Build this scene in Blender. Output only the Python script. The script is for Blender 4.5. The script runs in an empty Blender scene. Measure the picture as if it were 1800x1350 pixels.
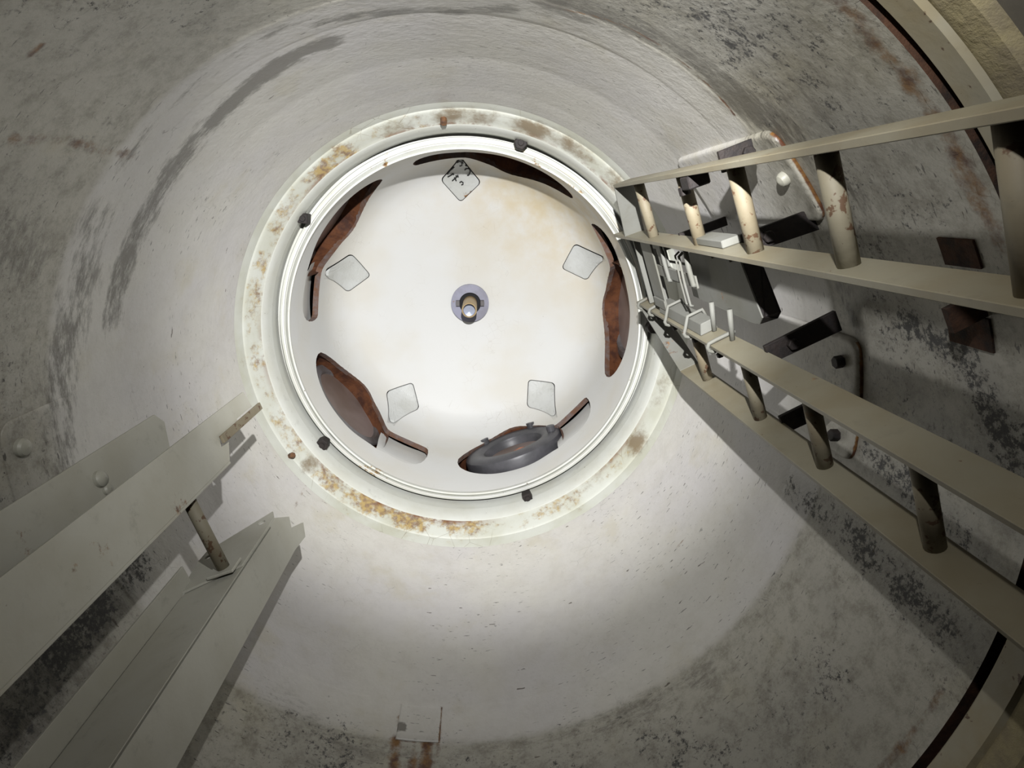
import bpy, bmesh, math, random
from mathutils import Vector, Matrix
R = math.radians
random.seed(7)
scene = bpy.context.scene
col = scene.collection

# ------------------------------------------------------------------ camera
F = 1100.0
CAM = Vector((.065, -.513, 1.5))
a = Vector((844 - 900, 370 - 675, F)).normalized()         # the shaft's axis seen from the camera
ex = (Vector((1, 0, 0)) - a * a.x).normalized()
ey = a.cross(ex)
def to_world(v): return Vector((v.dot(ex), v.dot(ey), v.dot(a)))
cd = bpy.data.cameras.new('camera')
cam = bpy.data.objects.new('camera', cd)
col.objects.link(cam)
right, down, fwd = (to_world(Vector(v)) for v in ((1, 0, 0), (0, 1, 0), (0, 0, 1)))
m = Matrix((right, -down, -fwd)).transposed().to_4x4()
m.translation = CAM
cam.matrix_world = m
cd.sensor_fit = 'HORIZONTAL'
cd.sensor_width = 36
cd.lens = 36 * F / 1800
cd.clip_start = .02
scene.camera = cam

# ------------------------------------------------------------------ world, torch, exposure
w = bpy.data.worlds.new('world'); scene.world = w; w.use_nodes = True
w.node_tree.nodes['Background'].inputs[0].default_value = (.02, .02, .02, 1)
w.node_tree.nodes['Background'].inputs[1].default_value = 0
TORCH = CAM + Vector((.04, -.40, .25))
TARGET = Vector((.08, .27, 5.0))
def torch_light(name, energy, size, blend):                          # the hand-held torch: its hot beam and its wide spill
    ld = bpy.data.lights.new(name, 'SPOT')
    ld.energy = energy; ld.color = (1, 1, 1)
    ld.spot_size = R(size); ld.spot_blend = blend
    ld.shadow_soft_size = .012
    lo = bpy.data.objects.new(name, ld); col.objects.link(lo)
    lo.location = TORCH
    lo.rotation_euler = (TARGET - TORCH).to_track_quat('-Z', 'Y').to_euler()
torch_light('torch_beam', 370, 63, .75)
torch_light('torch_corona', 62, 100, 1.0)
torch_light('torch_spill', 14.5, 170, .9)
vs = scene.view_settings
vs.view_transform = 'Standard'; vs.look = 'None'; vs.gamma = 1; vs.use_curve_mapping = False
vs.exposure = 0.0
scene.cycles.max_bounces = 6
scene.cycles.diffuse_bounces = 1
scene.cycles.use_denoising = True

# ------------------------------------------------------------------ materials
class NT:
    def __init__(s, name):
        s.m = bpy.data.materials.new(name); s.m.use_nodes = True
        s.t = s.m.node_tree; s.b = s.t.nodes['Principled BSDF']
        s.co = s.t.nodes.new('ShaderNodeTexCoord').outputs['Object']
    def n(s, typ, **kw):
        x = s.t.nodes.new(typ)
        for k, v in kw.items(): setattr(x, k, v)
        return x
    def ln(s, o, i): s.t.links.new(o, i)
    def val(s, i, v):
        if hasattr(v, 'is_linked') or isinstance(v, bpy.types.NodeSocket): s.ln(v, i)
        else: i.default_value = v
    def math(s, op, x, y=0.0, z=0.0, clamp=False):
        q = s.n('ShaderNodeMath', operation=op, use_clamp=clamp)
        s.val(q.inputs[0], x); s.val(q.inputs[1], y)
        if op in ('MULTIPLY_ADD', 'SMOOTH_MIN'): s.val(q.inputs[2], z)
        return q.outputs[0]
    def step(s, x, lo, hi, inv=False):
        q = s.n('ShaderNodeMapRange', interpolation_type='SMOOTHSTEP')
        s.val(q.inputs[0], x); q.inputs[1].default_value = lo; q.inputs[2].default_value = hi
        q.inputs[3].default_value, q.inputs[4].default_value = (1, 0) if inv else (0, 1)
        return q.outputs[0]
    def scale(s, v, sc):
        q = s.n('ShaderNodeVectorMath', operation='MULTIPLY'); s.ln(v, q.inputs[0]); q.inputs[1].default_value = sc
        return q.outputs[0]
    def shift(s, v, d):
        q = s.n('ShaderNodeVectorMath', operation='ADD'); s.ln(v, q.inputs[0]); q.inputs[1].default_value = d
        return q.outputs[0]
    def noise(s, sc, detail=4, rough=.55, v=None, dist=0.0):
        q = s.n('ShaderNodeTexNoise'); s.ln(v if v is not None else s.co, q.inputs['Vector'])
        q.inputs['Scale'].default_value = sc; q.inputs['Detail'].default_value = detail
        q.inputs['Roughness'].default_value = rough; q.inputs['Distortion'].default_value = dist
        return q.outputs[0]
    def voro_edge(s, sc, v=None):
        q = s.n('ShaderNodeTexVoronoi', feature='DISTANCE_TO_EDGE'); s.ln(v if v is not None else s.co, q.inputs['Vector'])
        q.inputs['Scale'].default_value = sc
        return q.outputs['Distance']
    def mix(s, fac, c1, c2):
        q = s.n('ShaderNodeMix', data_type='RGBA')
        s.val(q.inputs[0], fac)
        for i, c in ((6, c1), (7, c2)):
            if isinstance(c, tuple): q.inputs[i].default_value = c + (1,) if len(c) == 3 else c
            else: s.ln(c, q.inputs[i])
        return q.outputs[2]
    def attr(s, name):
        return s.n('ShaderNodeAttribute', attribute_name=name).outputs['Fac']
    def out(s, colr, rough=.5, bump=None, strength=.2, dist=.002, metal=0, spec=.5):
        if isinstance(colr, tuple): s.b.inputs['Base Color'].default_value = colr + (1,)
        else: s.ln(colr, s.b.inputs['Base Color'])
        s.val(s.b.inputs['Roughness'], rough); s.b.inputs['Metallic'].default_value = metal
        s.b.inputs['Specular IOR Level'].default_value = spec
        if bump is not None:
            q = s.n('ShaderNodeBump'); q.inputs['Strength'].default_value = strength; q.inputs['Distance'].default_value = dist
            s.ln(bump, q.inputs['Height']); s.ln(q.outputs[0], s.b.inputs['Normal'])
        return s.m

def wall_material():
    s = NT('wall_paint')
    big = s.noise(2.2, 3); mid = s.noise(9, 5, .6); fine = s.noise(60, 6, .7)
    c = s.mix(s.step(big, .35, .65), (.60, .58, .565), (.64, .62, .57))
    below = s.attr('below')                                       # older, dirtier paint under the seam
    c = s.mix(s.math('MULTIPLY', below, .8), c, (.425, .405, .335))
    c = s.mix(s.math('MULTIPLY', s.step(mid, .45, .7), .25), c, (.52, .49, .42))
    # ochre tint patches
    c = s.mix(s.math('MULTIPLY', s.step(s.noise(5, 4, .6, v=s.shift(s.co, (7, 3, 1))), .55, .75), .35), c, (.50, .45, .30))
    g1 = s.step(s.noise(20, 9, .78, v=s.shift(s.co, (3, 8, 5))), .42, .68)
    c = s.mix(s.math('MULTIPLY', g1, s.math('MULTIPLY_ADD', below, .55, .08)), c, (.16, .142, .10))
    g2 = s.step(s.noise(75, 6, .78, v=s.shift(s.co, (6, 2, 5))), .545, .66)
    c = s.mix(s.math('MULTIPLY', s.math('MULTIPLY', g2, s.step(s.noise(4, 4, .6), .40, .6)), s.math('MULTIPLY_ADD', below, .65, .12)), c, (.09, .083, .07))
    # soft black film, and mould specks with some rail shadow, where painted
    soot = s.attr('soot'); mold_shade = s.attr('mold_shade')
    av = s.scale(s.co, (1, 1, 3.2))
    streak = s.math('ADD', s.math('MULTIPLY', s.noise(13, 7, .78, v=av), .62), s.math('MULTIPLY', s.noise(4.5, 3, .6), .38))
    vv = s.step(streak, .34, .64)
    f1 = s.math('MULTIPLY', s.step(s.math('SUBTRACT', soot, s.math('MULTIPLY_ADD', vv, -1.05, 1.05)), 0.0, .80), .80)
    c = s.mix(f1, c, (.085, .075, .058))
    sp = s.noise(62, 8, .8)
    clump = s.noise(6.5, 3, .6, v=s.shift(s.co, (2, 9, 4)))
    msum = s.math('ADD', s.math('MULTIPLY_ADD', mold_shade, .17, -.10), s.math('MULTIPLY_ADD', clump, .40, -.20))
    f2 = s.step(s.math('ADD', sp, msum), .575, .68)
    c = s.mix(s.math('MULTIPLY', f2, s.step(mold_shade, .03, .5)), c, (.035, .034, .034))
    # grey film around the mould
    c = s.mix(s.math('MULTIPLY', s.step(mold_shade, .1, 1.1), .34), c, (.15, .147, .14))
    # flecks: short dashes round the shaft
    dv = s.scale(s.co, (1, 1, 4.5))
    dash = s.step(s.noise(34, 2, .5, v=dv), .675, .71)
    c = s.mix(s.math('MULTIPLY', s.math('MULTIPLY', dash, s.step(s.noise(3, 2, .5, v=s.shift(s.co, (8, 8, 1))), .38, .58)), .8), c, (.06, .055, .05))
    dash2 = s.step(s.noise(17, 3, .5, v=s.scale(s.co, (1, 1, 3))), .735, .755)
    c = s.mix(s.math('MULTIPLY', dash2, .85), c, (.07, .05, .035))
    # hairline cracks in the paint
    wob = s.n('ShaderNodeMix', data_type='VECTOR'); wob.inputs[0].default_value = .06
    nz = s.n('ShaderNodeTexNoise'); nz.inputs['Scale'].default_value = 12; s.ln(s.co, nz.inputs['Vector'])
    s.ln(s.co, wob.inputs[4]); s.ln(nz.outputs['Color'], wob.inputs[5])
    cr = s.step(s.voro_edge(19, wob.outputs[1]), .003, .010, inv=True)
    crm = s.math('MULTIPLY', cr, s.step(s.noise(6, 4, .7, v=s.shift(s.co, (5, 5, 2))), .57, .66))
    c = s.mix(s.math('MULTIPLY', crm, .45), c, (.10, .09, .08))
    # rust
    rust = s.attr('rust')
    rn = s.noise(24, 6, .7)
    f3 = s.step(s.math('ADD', rust, s.math('MULTIPLY_ADD', rn, 1.5, -.75)), .3, .8)
    rc = s.mix(s.step(s.noise(40, 4), .4, .6), (.20, .10, .03), (.09, .035, .018))
    c = s.mix(f3, c, rc)
    bn = s.math('ADD', s.math('MULTIPLY', s.noise(55, 5, .65), .6), s.math('MULTIPLY', s.noise(14, 3), .7))
    bn = s.math('SUBTRACT', bn, s.math('MULTIPLY', crm, .35))
    return s.out(c, s.math('MULTIPLY_ADD', f2, .3, .40), bn, .35, .006, spec=.45)

def paint(name, base, tint=None, rust=.35, rough=.45, dirt=.3, specks=True, rust_col=((.28, .13, .035), (.08, .03, .015)), bump=.15):
    s = NT(name)
    tint = tint or tuple(x * .88 for x in base)
    c = s.mix(s.step(s.noise(6, 4), .35, .7), base, tint)
    c = s.mix(s.math('MULTIPLY', s.step(s.noise(20, 6, .7, v=s.shift(s.co, (3, 1, 8))), .55, .8), dirt), c, (.14, .13, .10))
    bump_n = s.noise(70, 4)
    if specks:
        lim = .79 - .12 * rust
        sp = s.step(s.noise(52, 3, .55, v=s.shift(s.co, (1, 4, 2))), lim, lim + .05)
        c = s.mix(s.math('MULTIPLY', sp, .9), c, (.10, .05, .025))
    rn = s.math('MULTIPLY', s.noise(30, 6, .7, v=s.shift(s.co, (11, 2, 6))), s.step(s.noise(4, 3, .5, v=s.shift(s.co, (0, 7, 3))), .5 - rust * .2, .75))
    rc = s.mix(s.step(s.noise(60, 4), .4, .62), *rust_col)
    c = s.mix(s.step(rn, .47, .60), c, rc)
    return s.out(c, rough, bump_n, bump, .003)

def collar_material():
    s = NT('collar_paint')
    c = s.mix(s.step(s.noise(5, 4), .35, .7), (.60, .61, .55), (.50, .50, .41))
    rust = s.attr('rust'); brown = s.attr('brown')
    f = s.step(s.math('ADD', rust, s.math('MULTIPLY_ADD', s.noise(20, 7, .75), 2.6, -1.35)), .30, .85)
    c = s.mix(s.math('MULTIPLY', f, .8), c, s.mix(s.step(s.noise(45, 5), .4, .62), (.42, .27, .055), (.17, .07, .02)))
    f = s.step(s.math('ADD', brown, s.math('MULTIPLY_ADD', s.noise(14, 6, .7), 1.6, -.8)), .35, .95)
    c = s.mix(s.math('MULTIPLY', f, .85), c, (.17, .115, .055))
    # thin broken red line at the inner edge of the band
    ln_ = s.math('MULTIPLY', s.attr('line'), s.step(s.noise(9, 4, .7, v=s.shift(s.co, (4, 4, 4))), .42, .55))
    c = s.mix(s.math('MULTIPLY', ln_, .9), c, (.16, .055, .02))
    cr = s.step(s.voro_edge(11), .004, .012, inv=True)
    c = s.mix(s.math('MULTIPLY', s.math('MULTIPLY', cr, s.step(s.noise(3, 3), .5, .65)), .6), c, (.2, .16, .09))
    return s.out(c, .42, s.noise(60, 4), .12, .003)

def dome_material():
    s = NT('dome_paint')
    c = s.mix(s.step(s.noise(2.4, 3), .4, .7), (.72, .72, .70), (.69, .67, .61))
    c = s.mix(s.math('MULTIPLY', s.attr('yellow'), s.step(s.noise(7, 5, .6), .2, .75)), c, (.60, .47, .24))
    sp = s.step(s.noise(70, 3, .6), .735, .77)
    c = s.mix(s.math('MULTIPLY', sp, .55), c, (.25, .2, .12))
    cr = s.step(s.voro_edge(24), .004, .012, inv=True)
    c = s.mix(s.math('MULTIPLY', s.math('MULTIPLY', cr, s.step(s.noise(4, 4, .6), .55, .66)), .35), c, (.3, .25, .18))
    e = s.step(s.math('ADD', s.attr('edge'), s.math('MULTIPLY_ADD', s.noise(28, 6, .7), 1.6, -.8)), .45, .8)
    c = s.mix(e, c, (.20, .09, .03))
    return s.out(c, .5, s.noise(50, 4), .08, .003)

def rusty(name, c1, c2, sc=18, rough=.8, bump=.5):
    s = NT(name)
    c = s.mix(s.step(s.noise(sc, 7, .7), .38, .66), c1, c2)
    return s.out(c, rough, s.noise(sc * 2.5, 6, .7), bump, .006)

M = {}
M['wall'] = wall_material()
M['wall2'] = paint('lower_wall_paint', (.24, .22, .18), (.17, .155, .13), rust=.5, dirt=.8, rough=.6)
M['rim'] = paint('rim_paint', (.40, .37, .28), (.34, .28, .16), rust=1.1, dirt=.6)
M['rough'] = rusty('flaking_yellow_paint', (.40, .34, .19), (.26, .22, .15), 9, .8, .8)
M['groove'] = rusty('groove_rust', (.07, .03, .014), (.012, .009, .007), 16, .9, .8)
M['collar'] = collar_material()
M['sleeve'] = paint('sleeve_paint', (.66, .67, .62), (.60, .60, .53), rust=.55, dirt=.25, rust_col=((.38, .22, .05), (.13, .06, .02)))
M['dome'] = dome_material()
M['pad'] = paint('plate_paint', (.63, .64, .62), (.54, .545, .51), rust=.1, dirt=.35, specks=False, bump=.5)
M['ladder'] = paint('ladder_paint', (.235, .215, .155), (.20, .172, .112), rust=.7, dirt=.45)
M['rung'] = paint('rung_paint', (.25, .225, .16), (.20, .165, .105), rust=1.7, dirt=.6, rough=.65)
M['frame'] = paint('channel_paint', (.50, .49, .42), (.44, .425, .35), rust=.2, dirt=.35)
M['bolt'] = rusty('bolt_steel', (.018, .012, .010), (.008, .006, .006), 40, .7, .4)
M['bolt2'] = paint('bolt_paint', (.42, .41, .34), rust=.5, dirt=.5)
M['rustbolt'] = rusty('rusted_bolt', (.16, .075, .03), (.05, .025, .018), 60, .7, .5)
M['gear'] = paint('gear_paint', (.19, .19, .17), (.15, .147, .12), rust=.5, dirt=.6, rough=.7)
M['tunnel'] = rusty('port_rust', (.15, .055, .022), (.055, .02, .012), 12, .6, .35)
M['cut'] = rusty('cut_edge', (.17, .085, .05), (.19, .15, .14), 20, .7, .3)
M['ring'] = rusty('port_ring_steel', (.15, .14, .145), (.10, .09, .085), 8, .38, .15)
M['clamp'] = rusty('clamp_ring_steel', (.085, .083, .092), (.055, .055, .06), 7, .42, .12)
s = NT('port_glass')
c = s.mix(s.step(s.noise(3, 3), .35, .65), (.27, .215, .20), (.17, .125, .105))
M['glass'] = s.out(c, .32, s.noise(4, 2), .05, .01, spec=.35)
s = NT('glint_copper'); M['glint_copper'] = s.out(s.mix(s.noise(30, 3), (.75, .30, .16), (.45, .15, .08)), .35, metal=.6)
s = NT('hub_steel')
c = s.mix(s.step(s.noise(9, 5), .35, .7), (.31, .31, .40), (.23, .225, .27))
c = s.mix(s.step(s.noise(30, 6, .7), .62, .72), c, (.25, .14, .07))
M['hub'] = s.out(c, .5, s.noise(60, 4), .2, .002)
s = NT('brass_pipe'); M['pipe'] = s.out(s.mix(s.noise(20, 4), (.44, .33, .17), (.32, .22, .10)), .4)
s = NT('bright_bore'); M['bore'] = s.out((.62, .66, .78), .2, metal=.5)
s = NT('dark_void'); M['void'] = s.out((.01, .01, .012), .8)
M['floor'] = rusty('floor_plate', (.20, .18, .14), (.10, .085, .06), 5, .8, .5)
s = NT('marker_ink'); M['ink'] = s.out((.012, .012, .012), .6)

# ------------------------------------------------------------------ builders
def mesh_obj(name, verts, faces, mat=None, parent=None, smooth=False, mats=None, fmat=None):
    me = bpy.data.meshes.new(name)
    me.from_pydata([tuple(v) for v in verts], [], faces)
    for mm in (mats or [mat]): me.materials.append(mm)
    if fmat: me.polygons.foreach_set('material_index', fmat)
    if smooth: me.polygons.foreach_set('use_smooth', [True] * len(me.polygons))
    me.update()
    o = bpy.data.objects.new(name, me); col.objects.link(o)
    if parent: o.parent = parent
    return o
def bm_obj(name, bm, mat, parent=None, smooth=False, bevel=0):
    if bevel:
        bmesh.ops.bevel(bm, geom=list(bm.edges), offset=bevel, segments=1, affect='EDGES', clamp_overlap=True)
    bmesh.ops.recalc_face_normals(bm, faces=bm.faces)
    me = bpy.data.meshes.new(name); bm.to_mesh(me); bm.free()
    me.materials.append(mat)
    if smooth: me.polygons.foreach_set('use_smooth', [True] * len(me.polygons))
    o = bpy.data.objects.new(name, me); col.objects.link(o)
    if parent: o.parent = parent
    return o
def tag(o, label, cat, group=None):
    o['label'] = label; o['category'] = cat
    if group: o['group'] = group
    return o
def thing(name, label, cat, group=None, loc=(0, 0, 0)):
    o = bpy.data.objects.new(name, None); col.objects.link(o)
    o.empty_display_size = .05
    return tag(o, label, cat, group)
def structure(o): o['kind'] = 'structure'; return o
def prism(bm, pts, vec):
    """A solid between a polygon of 3-D points and its copy moved by vec."""
    lo_ = [bm.verts.new(p) for p in pts]; hi_ = [bm.verts.new(Vector(p) + Vector(vec)) for p in pts]
    n = len(pts)
    bm.faces.new(lo_); bm.faces.new(hi_[::-1])
    for i in range(n):
        j = (i + 1) % n
        bm.faces.new((lo_[j], lo_[i], hi_[i], hi_[j]))
def box_bm(c, ux, uy, uz):
    """c centre, ux/uy/uz half vectors"""
    bm = bmesh.new(); c = Vector(c); ux, uy, uz = Vector(ux), Vector(uy), Vector(uz)
    prism(bm, [c - ux - uy - uz, c + ux - uy - uz, c + ux + uy - uz, c - ux + uy - uz], uz * 2)
    return bm
def tube_bm(pts, r, n=14, bm=None, cap=True):
    bm = bm or bmesh.new()
    pts = [Vector(p) for p in pts]; rings = []
    up = Vector((.137, .31, .94)).normalized()
    for i, p in enumerate(pts):
        t = ((pts[min(i + 1, len(pts) - 1)] - p).normalized() + (p - pts[max(i - 1, 0)]).normalized()).normalized()
        x = t.cross(up).normalized(); y = t.cross(x)
        rings.append([bm.verts.new(p + (x * math.cos(2 * math.pi * k / n) + y * math.sin(2 * math.pi * k / n)) * r) for k in range(n)])
    for q in range(len(rings) - 1):
        for k in range(n):
            bm.faces.new((rings[q][k], rings[q][(k + 1) % n], rings[q + 1][(k + 1) % n], rings[q + 1][k]))
    if cap:
        bm.faces.new(rings[0][::-1]); bm.faces.new(rings[-1])
    return bm
def lathe(name, prof, mat, parent=None, n=180, closed=False, axis=None, smooth=True):
    """Revolve (r, z) round the shaft's axis; axis = (origin, ux, uy, uz) elsewhere."""
    o_, X, Y, Z = axis or (Vector((0, 0, 0)), Vector((1, 0, 0)), Vector((0, 1, 0)), Vector((0, 0, 1)))
    vs_, fs = [], []
    k = len(prof)
    for i in range(n):
        t = 2 * math.pi * i / n
        d = X * math.cos(t) + Y * math.sin(t)
        for r, z in prof: vs_.append(o_ + d * r + Z * z)
    for i in range(n):
        j = (i + 1) % n
        for q in range(k if closed else k - 1):
            p = (q + 1) % k
            fs.append((i * k + q, j * k + q, j * k + p, i * k + p))
    o = mesh_obj(name, vs_, fs, mat, parent, smooth)
    if smooth:
        bm = bmesh.new(); bm.from_mesh(o.data)
        if closed: bmesh.ops.recalc_face_normals(bm, faces=bm.faces)
        for e in bm.edges:
            if len(e.link_faces) == 2 and e.calc_face_angle(0) > R(28): e.smooth = False
        bm.to_mesh(o.data); bm.free()
    return o
def hexnut(c, axis, r, h, mat, name, parent, n=6, twist=0, dome=False):
    axis = Vector(axis).normalized()
    x = axis.orthogonal().normalized(); y = axis.cross(x)
    bm = bmesh.new()
    prism(bm, [Vector(c) + (x * math.cos(twist + 2 * math.pi * k / n) + y * math.sin(twist + 2 * math.pi * k / n)) * r for k in range(n)], axis * h)
    return bm_obj(name, bm, mat, parent, bevel=r * .12)
Z0 = 1.5                                                            # camera height; Z below is measured from it
def interp(x, xs, ys):
    if x <= xs[0]: return ys[0]
    for i in range(1, len(xs)):
        if x <= xs[i]:
            t = (x - xs[i - 1]) / (xs[i] - xs[i - 1]); return ys[i - 1] + (ys[i] - ys[i - 1]) * t
    return ys[-1]
WZ = [.862, 1.15, 1.432, 1.440, 1.58, 1.588, 1.95, 2.25, 2.42]
WR = [.940, .945, .9455, .9445, .9435, .944, .930, .905, .885]
def wr(Z): return interp(Z, WZ, WR)
def on_wall(th, Z, off=0): 
    r = wr(Z) - off
    return Vector((r * math.cos(R(th)), r * math.sin(R(th)), Z + Z0))

# ------------------------------------------------------------------ setting: the round wall
NTH = 720
zs = sorted(set([.862 + i * (2.45 - .862) / 150 for i in range(151)] + [1.432, 1.440, 1.58, 1.588]))
verts, faces = [], []
for i in range(NTH):
    t = 2 * math.pi * i / NTH
    for Z in zs: verts.append((wr(Z) * math.cos(t), wr(Z) * math.sin(t), Z + Z0))
k = len(zs)
for i in range(NTH):
    j = (i + 1) % NTH
    for q in range(k - 1): faces.append((i * k + q, i * k + q + 1, j * k + q + 1, j * k + q))
wall = structure(mesh_obj('wall_round', verts, faces, M['wall'], None, True))

def seg_d(th, Z, pts):
    best = 9
    for (t1, z1), (t2, z2) in zip(pts, pts[1:]):
        def dx(x): return ((x + 180) % 360 - 180) * .0164
        ax, az = dx(th - t1), Z - z1
        bx, bz = dx(t2 - t1), z2 - z1
        l2 = bx * bx + bz * bz or 1e-9
        u = max(0, min(1, (ax * bx + az * bz) / l2))
        d = math.hypot(ax - bx * u, az - bz * u)
        if d < best: best = d
    return best
SOOT = [([(-108, 1.655), (-111, 1.66), (-116, 1.66), (-122, 1.69), (-129, 1.71)], .055, 1.55), ([(-129, 1.71), (-136, 1.72), (-142, 1.71), (-150, 1.71), (-165, 1.69)], .06, 1.2),
        ([(-150, 1.53), (-164, 1.53), (-175, 1.47), (175, 1.44)], .10, .85), ([(-107, 1.53), (-98, 1.56), (-89, 1.58), (-82, 1.53)], .04, 1.1),
        ([(-75, 1.42), (-64, 1.37), (-55, 1.37), (-48, 1.35), (-44, 1.31)], .09, 1.05), ([(-140, 1.5), (-125, 1.49), (-110, 1.48)], .035, .8),
        ([(-17, 1.36), (-22, 1.39)], .05, .8), ([(123, 1.47), (112, 1.41), (95, 1.40)], .06, .5), ([(95, 1.40), (82, 1.41), (61, 1.40), (45, 1.38)], .06, .6),
        ([(157, 1.46), (156, 1.25), (154, 1.0)], .10, .9), ([(-162, 1.35), (-174, 1.39)], .08, .5), ([(45, 1.40), (30, 1.42), (20, 1.44)], .03, .5),
        ([(-60, 1.2), (-48, 1.1)], .18, .75), ([(-35, 1.2), (-28, 1.3)], .08, .8), ([(-150, 1.25), (-158, 1.35)], .10, .7), ([(-85, 1.35), (-72, 1.25)], .12, .6), ([(-97, 1.25), (-75, 1.15)], .12, .35)]
MOLD_SHADE = [([(14, 1.55), (13.5, 1.31), (14, 1.13), (14, .9)], .055, 1.25), ([(1, 1.3), (4.4, .95)], .05, 1.2), ([(-19, 1.16), (-17, 1.04), (-13, .98), (-7, .92)], .06, 1.25),  # first stroke: mould together with the painted-in shadow of the lowest rail
        ([(-6, 1.1), (-2, .9)], .06, 1.2), ([(-70, 1.2), (-50, 1.15), (-40, 1.1)], .24, .9), ([(-125, 1.05), (-110, 1.25), (-90, 1.2)], .28, .62),
        ([(-150, 1.1), (-175, 1.15), (170, 1.2)], .25, .75), ([(115, 1.35), (90, 1.3), (60, 1.2), (35, 1.1)], .20, .78), ([(157, 1.5), (154, .95)], .10, 1.3),
        ([(-30, 1.2), (-20, 1.25), (-10, 1.2)], .15, .75), ([(20, 1.45), (24, 1.2)], .06, .5)]
RUST = [([(-138.6, 1.14), (-137.5, 1.26), (-138.2, 1.40), (-138.1, 1.53)], .02, .52), ([(101.6, 1.44), (101.3, 1.1)], .022, .8), ([(96.3, 1.44), (96.2, 1.1)], .024, .85),
        ([(98.5, 1.42), (98.5, 1.2)], .03, .55), ([(94.3, 1.58), (94.3, 1.40)], .006, .7), ([(101.8, 1.443), (97, 1.446)], .005, .6),
        ([(10.7, 1.97), (18, 1.92), (27.3, 1.89), (46.2, 1.87)], .005, .45), ([(146, 1.47), (141, 1.45)], .02, .5),
        ([(-75, 1.445), (-67, 1.40), (-59, 1.41), (-49, 1.44)], .006, .75), ([(-95, 2.42), (-60, 2.42)], .015, .3), ([(138, 2.26), (139, 2.42)], .012, .45),
        ([(-70, .905), (-50, .9), (-30, .9)], .03, .6), ([(20, .9), (60, .9)], .015, .6), ([(-150, .9), (-125, .9)], .03, .45),
        ([(-127.6, 1.05), (-128.8, 1.05)], .008, 1.0), ([(-107, 1.12), (-106, 1.12)], .006, .8), ([(100, 1.42), (95, 1.38)], .03, .45), ([(101.2, 1.53), (101.3, 1.50)], .012, .9)]
def attr_layer(me, name, data):
    l = me.attributes.new(name, 'FLOAT', 'POINT'); l.data.foreach_set('value', data)
def paint_layer(strokes, soft=True):
    out = [0.0] * (NTH * k)
    for pts, wdt, st in strokes:
        zlo = min(p[1] for p in pts) - wdt * 2.2; zhi = max(p[1] for p in pts) + wdt * 2.2
        qs = [q for q in range(k) if zlo <= zs[q] <= zhi]
        marg = wdt * 2.2 / .0164
        for i in range(NTH):
            th = i * 360 / NTH
            if min(abs((th - p[0] + 180) % 360 - 180) for p in pts) > marg + 20: continue
            for q in qs:
                d = seg_d(th, zs[q], pts)
                if d < wdt * 2.2:
                    v = st * math.exp(-(d / wdt) ** 2)
                    if v > out[i * k + q]: out[i * k + q] = v
    return out
WS, WM = paint_layer(SOOT), paint_layer(MOLD_SHADE)
attr_layer(wall.data, 'soot', WS); attr_layer(wall.data, 'mold_shade', WM)
attr_layer(wall.data, 'rust', paint_layer(RUST))
bl = [1 - max(0, min(1, (Z - 1.43) / .03)) for Z in zs]
attr_layer(wall.data, 'below', bl * NTH)
def wall_dirt(o):
    '''a plate lying on the wall carries on the wall's own dirt'''
    sv, mv, bv = [], [], []
    for v in o.data.vertices:
        i = round(math.degrees(math.atan2(v.co.y, v.co.x)) * 2) % NTH
        q = min(range(k), key=lambda n_: abs(zs[n_] - (v.co.z - Z0)))
        sv.append(WS[i * k + q]); mv.append(WM[i * k + q]); bv.append(bl[q])
    attr_layer(o.data, 'soot', sv); attr_layer(o.data, 'mold_shade', mv); attr_layer(o.data, 'below', bv)
    attr_layer(o.data, 'rust', [0.0] * len(sv))

# lap plate let into the wall over the seam
def wall_slab(bm, th0, th1, Za, Zb, t, n=10, corner=0.0):
    """A plate bent to the wall, rounded corners, thickness t inwards."""
    pts = []
    w2, h2 = abs(th1 - th0) * .0164 / 2, (Zb - Za) / 2
    tc, zc = (th0 + th1) / 2, (Za + Zb) / 2
    e_ = [0, .003, .007, .012, .020, .032, .05]
    soft = min(w2, h2) > .04
    ys = sorted(set([-h2 + q for q in e_ if q < h2] + [h2 - q for q in e_ if q < h2] + [0])) if soft else [-h2, 0, h2]
    xs = sorted(set([-1 + q / w2 for q in e_ if q < w2] + [1 - q / w2 for q in e_ if q < w2] + [-.5, 0, .5])) if soft else [-1, -.5, 0, .5, 1]
    nx, ny = len(xs) - 1, len(ys) - 1
    grid = []
    for vy in ys:
        row = []
        inset = 0
        ed = h2 - abs(vy)
        if corner and ed < corner: inset = corner - math.sqrt(max(0, corner ** 2 - (corner - ed) ** 2))
        for fx in xs:
            vx = fx * (w2 - inset)
            e2 = min(ed, (1 - abs(fx)) * (w2 - inset))
            tt = t if not soft else t * (.35 + .65 * math.sqrt(1 - (1 - min(1, e2 / .012)) ** 2))
            row.append((tc + vx / .0164, zc + vy, tt))
        grid.append(row)
    fr = [[bm.verts.new(on_wall(t_, z_, tt)) for t_, z_, tt in row] for row in grid]
    bk = [[bm.verts.new(on_wall(t_, z_, -.002)) for t_, z_, tt in row] for row in grid]
    for iy in range(ny):
        for ix in range(nx):
            bm.faces.new((fr[iy][ix], fr[iy][ix + 1], fr[iy + 1][ix + 1], fr[iy + 1][ix]))
            bm.faces.new((bk[iy][ix], bk[iy + 1][ix], bk[iy + 1][ix + 1], bk[iy][ix + 1]))
        bm.faces.new((fr[iy][0], fr[iy + 1][0], bk[iy + 1][0], bk[iy][0]))
        bm.faces.new((fr[iy][nx], bk[iy][nx], bk[iy + 1][nx], fr[iy + 1][nx]))
    for ix in range(nx):
        bm.faces.new((fr[0][ix], bk[0][ix], bk[0][ix + 1], fr[0][ix + 1]))
        bm.faces.new((fr[ny][ix], fr[ny][ix + 1], bk[ny][ix + 1], bk[ny][ix]))
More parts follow.
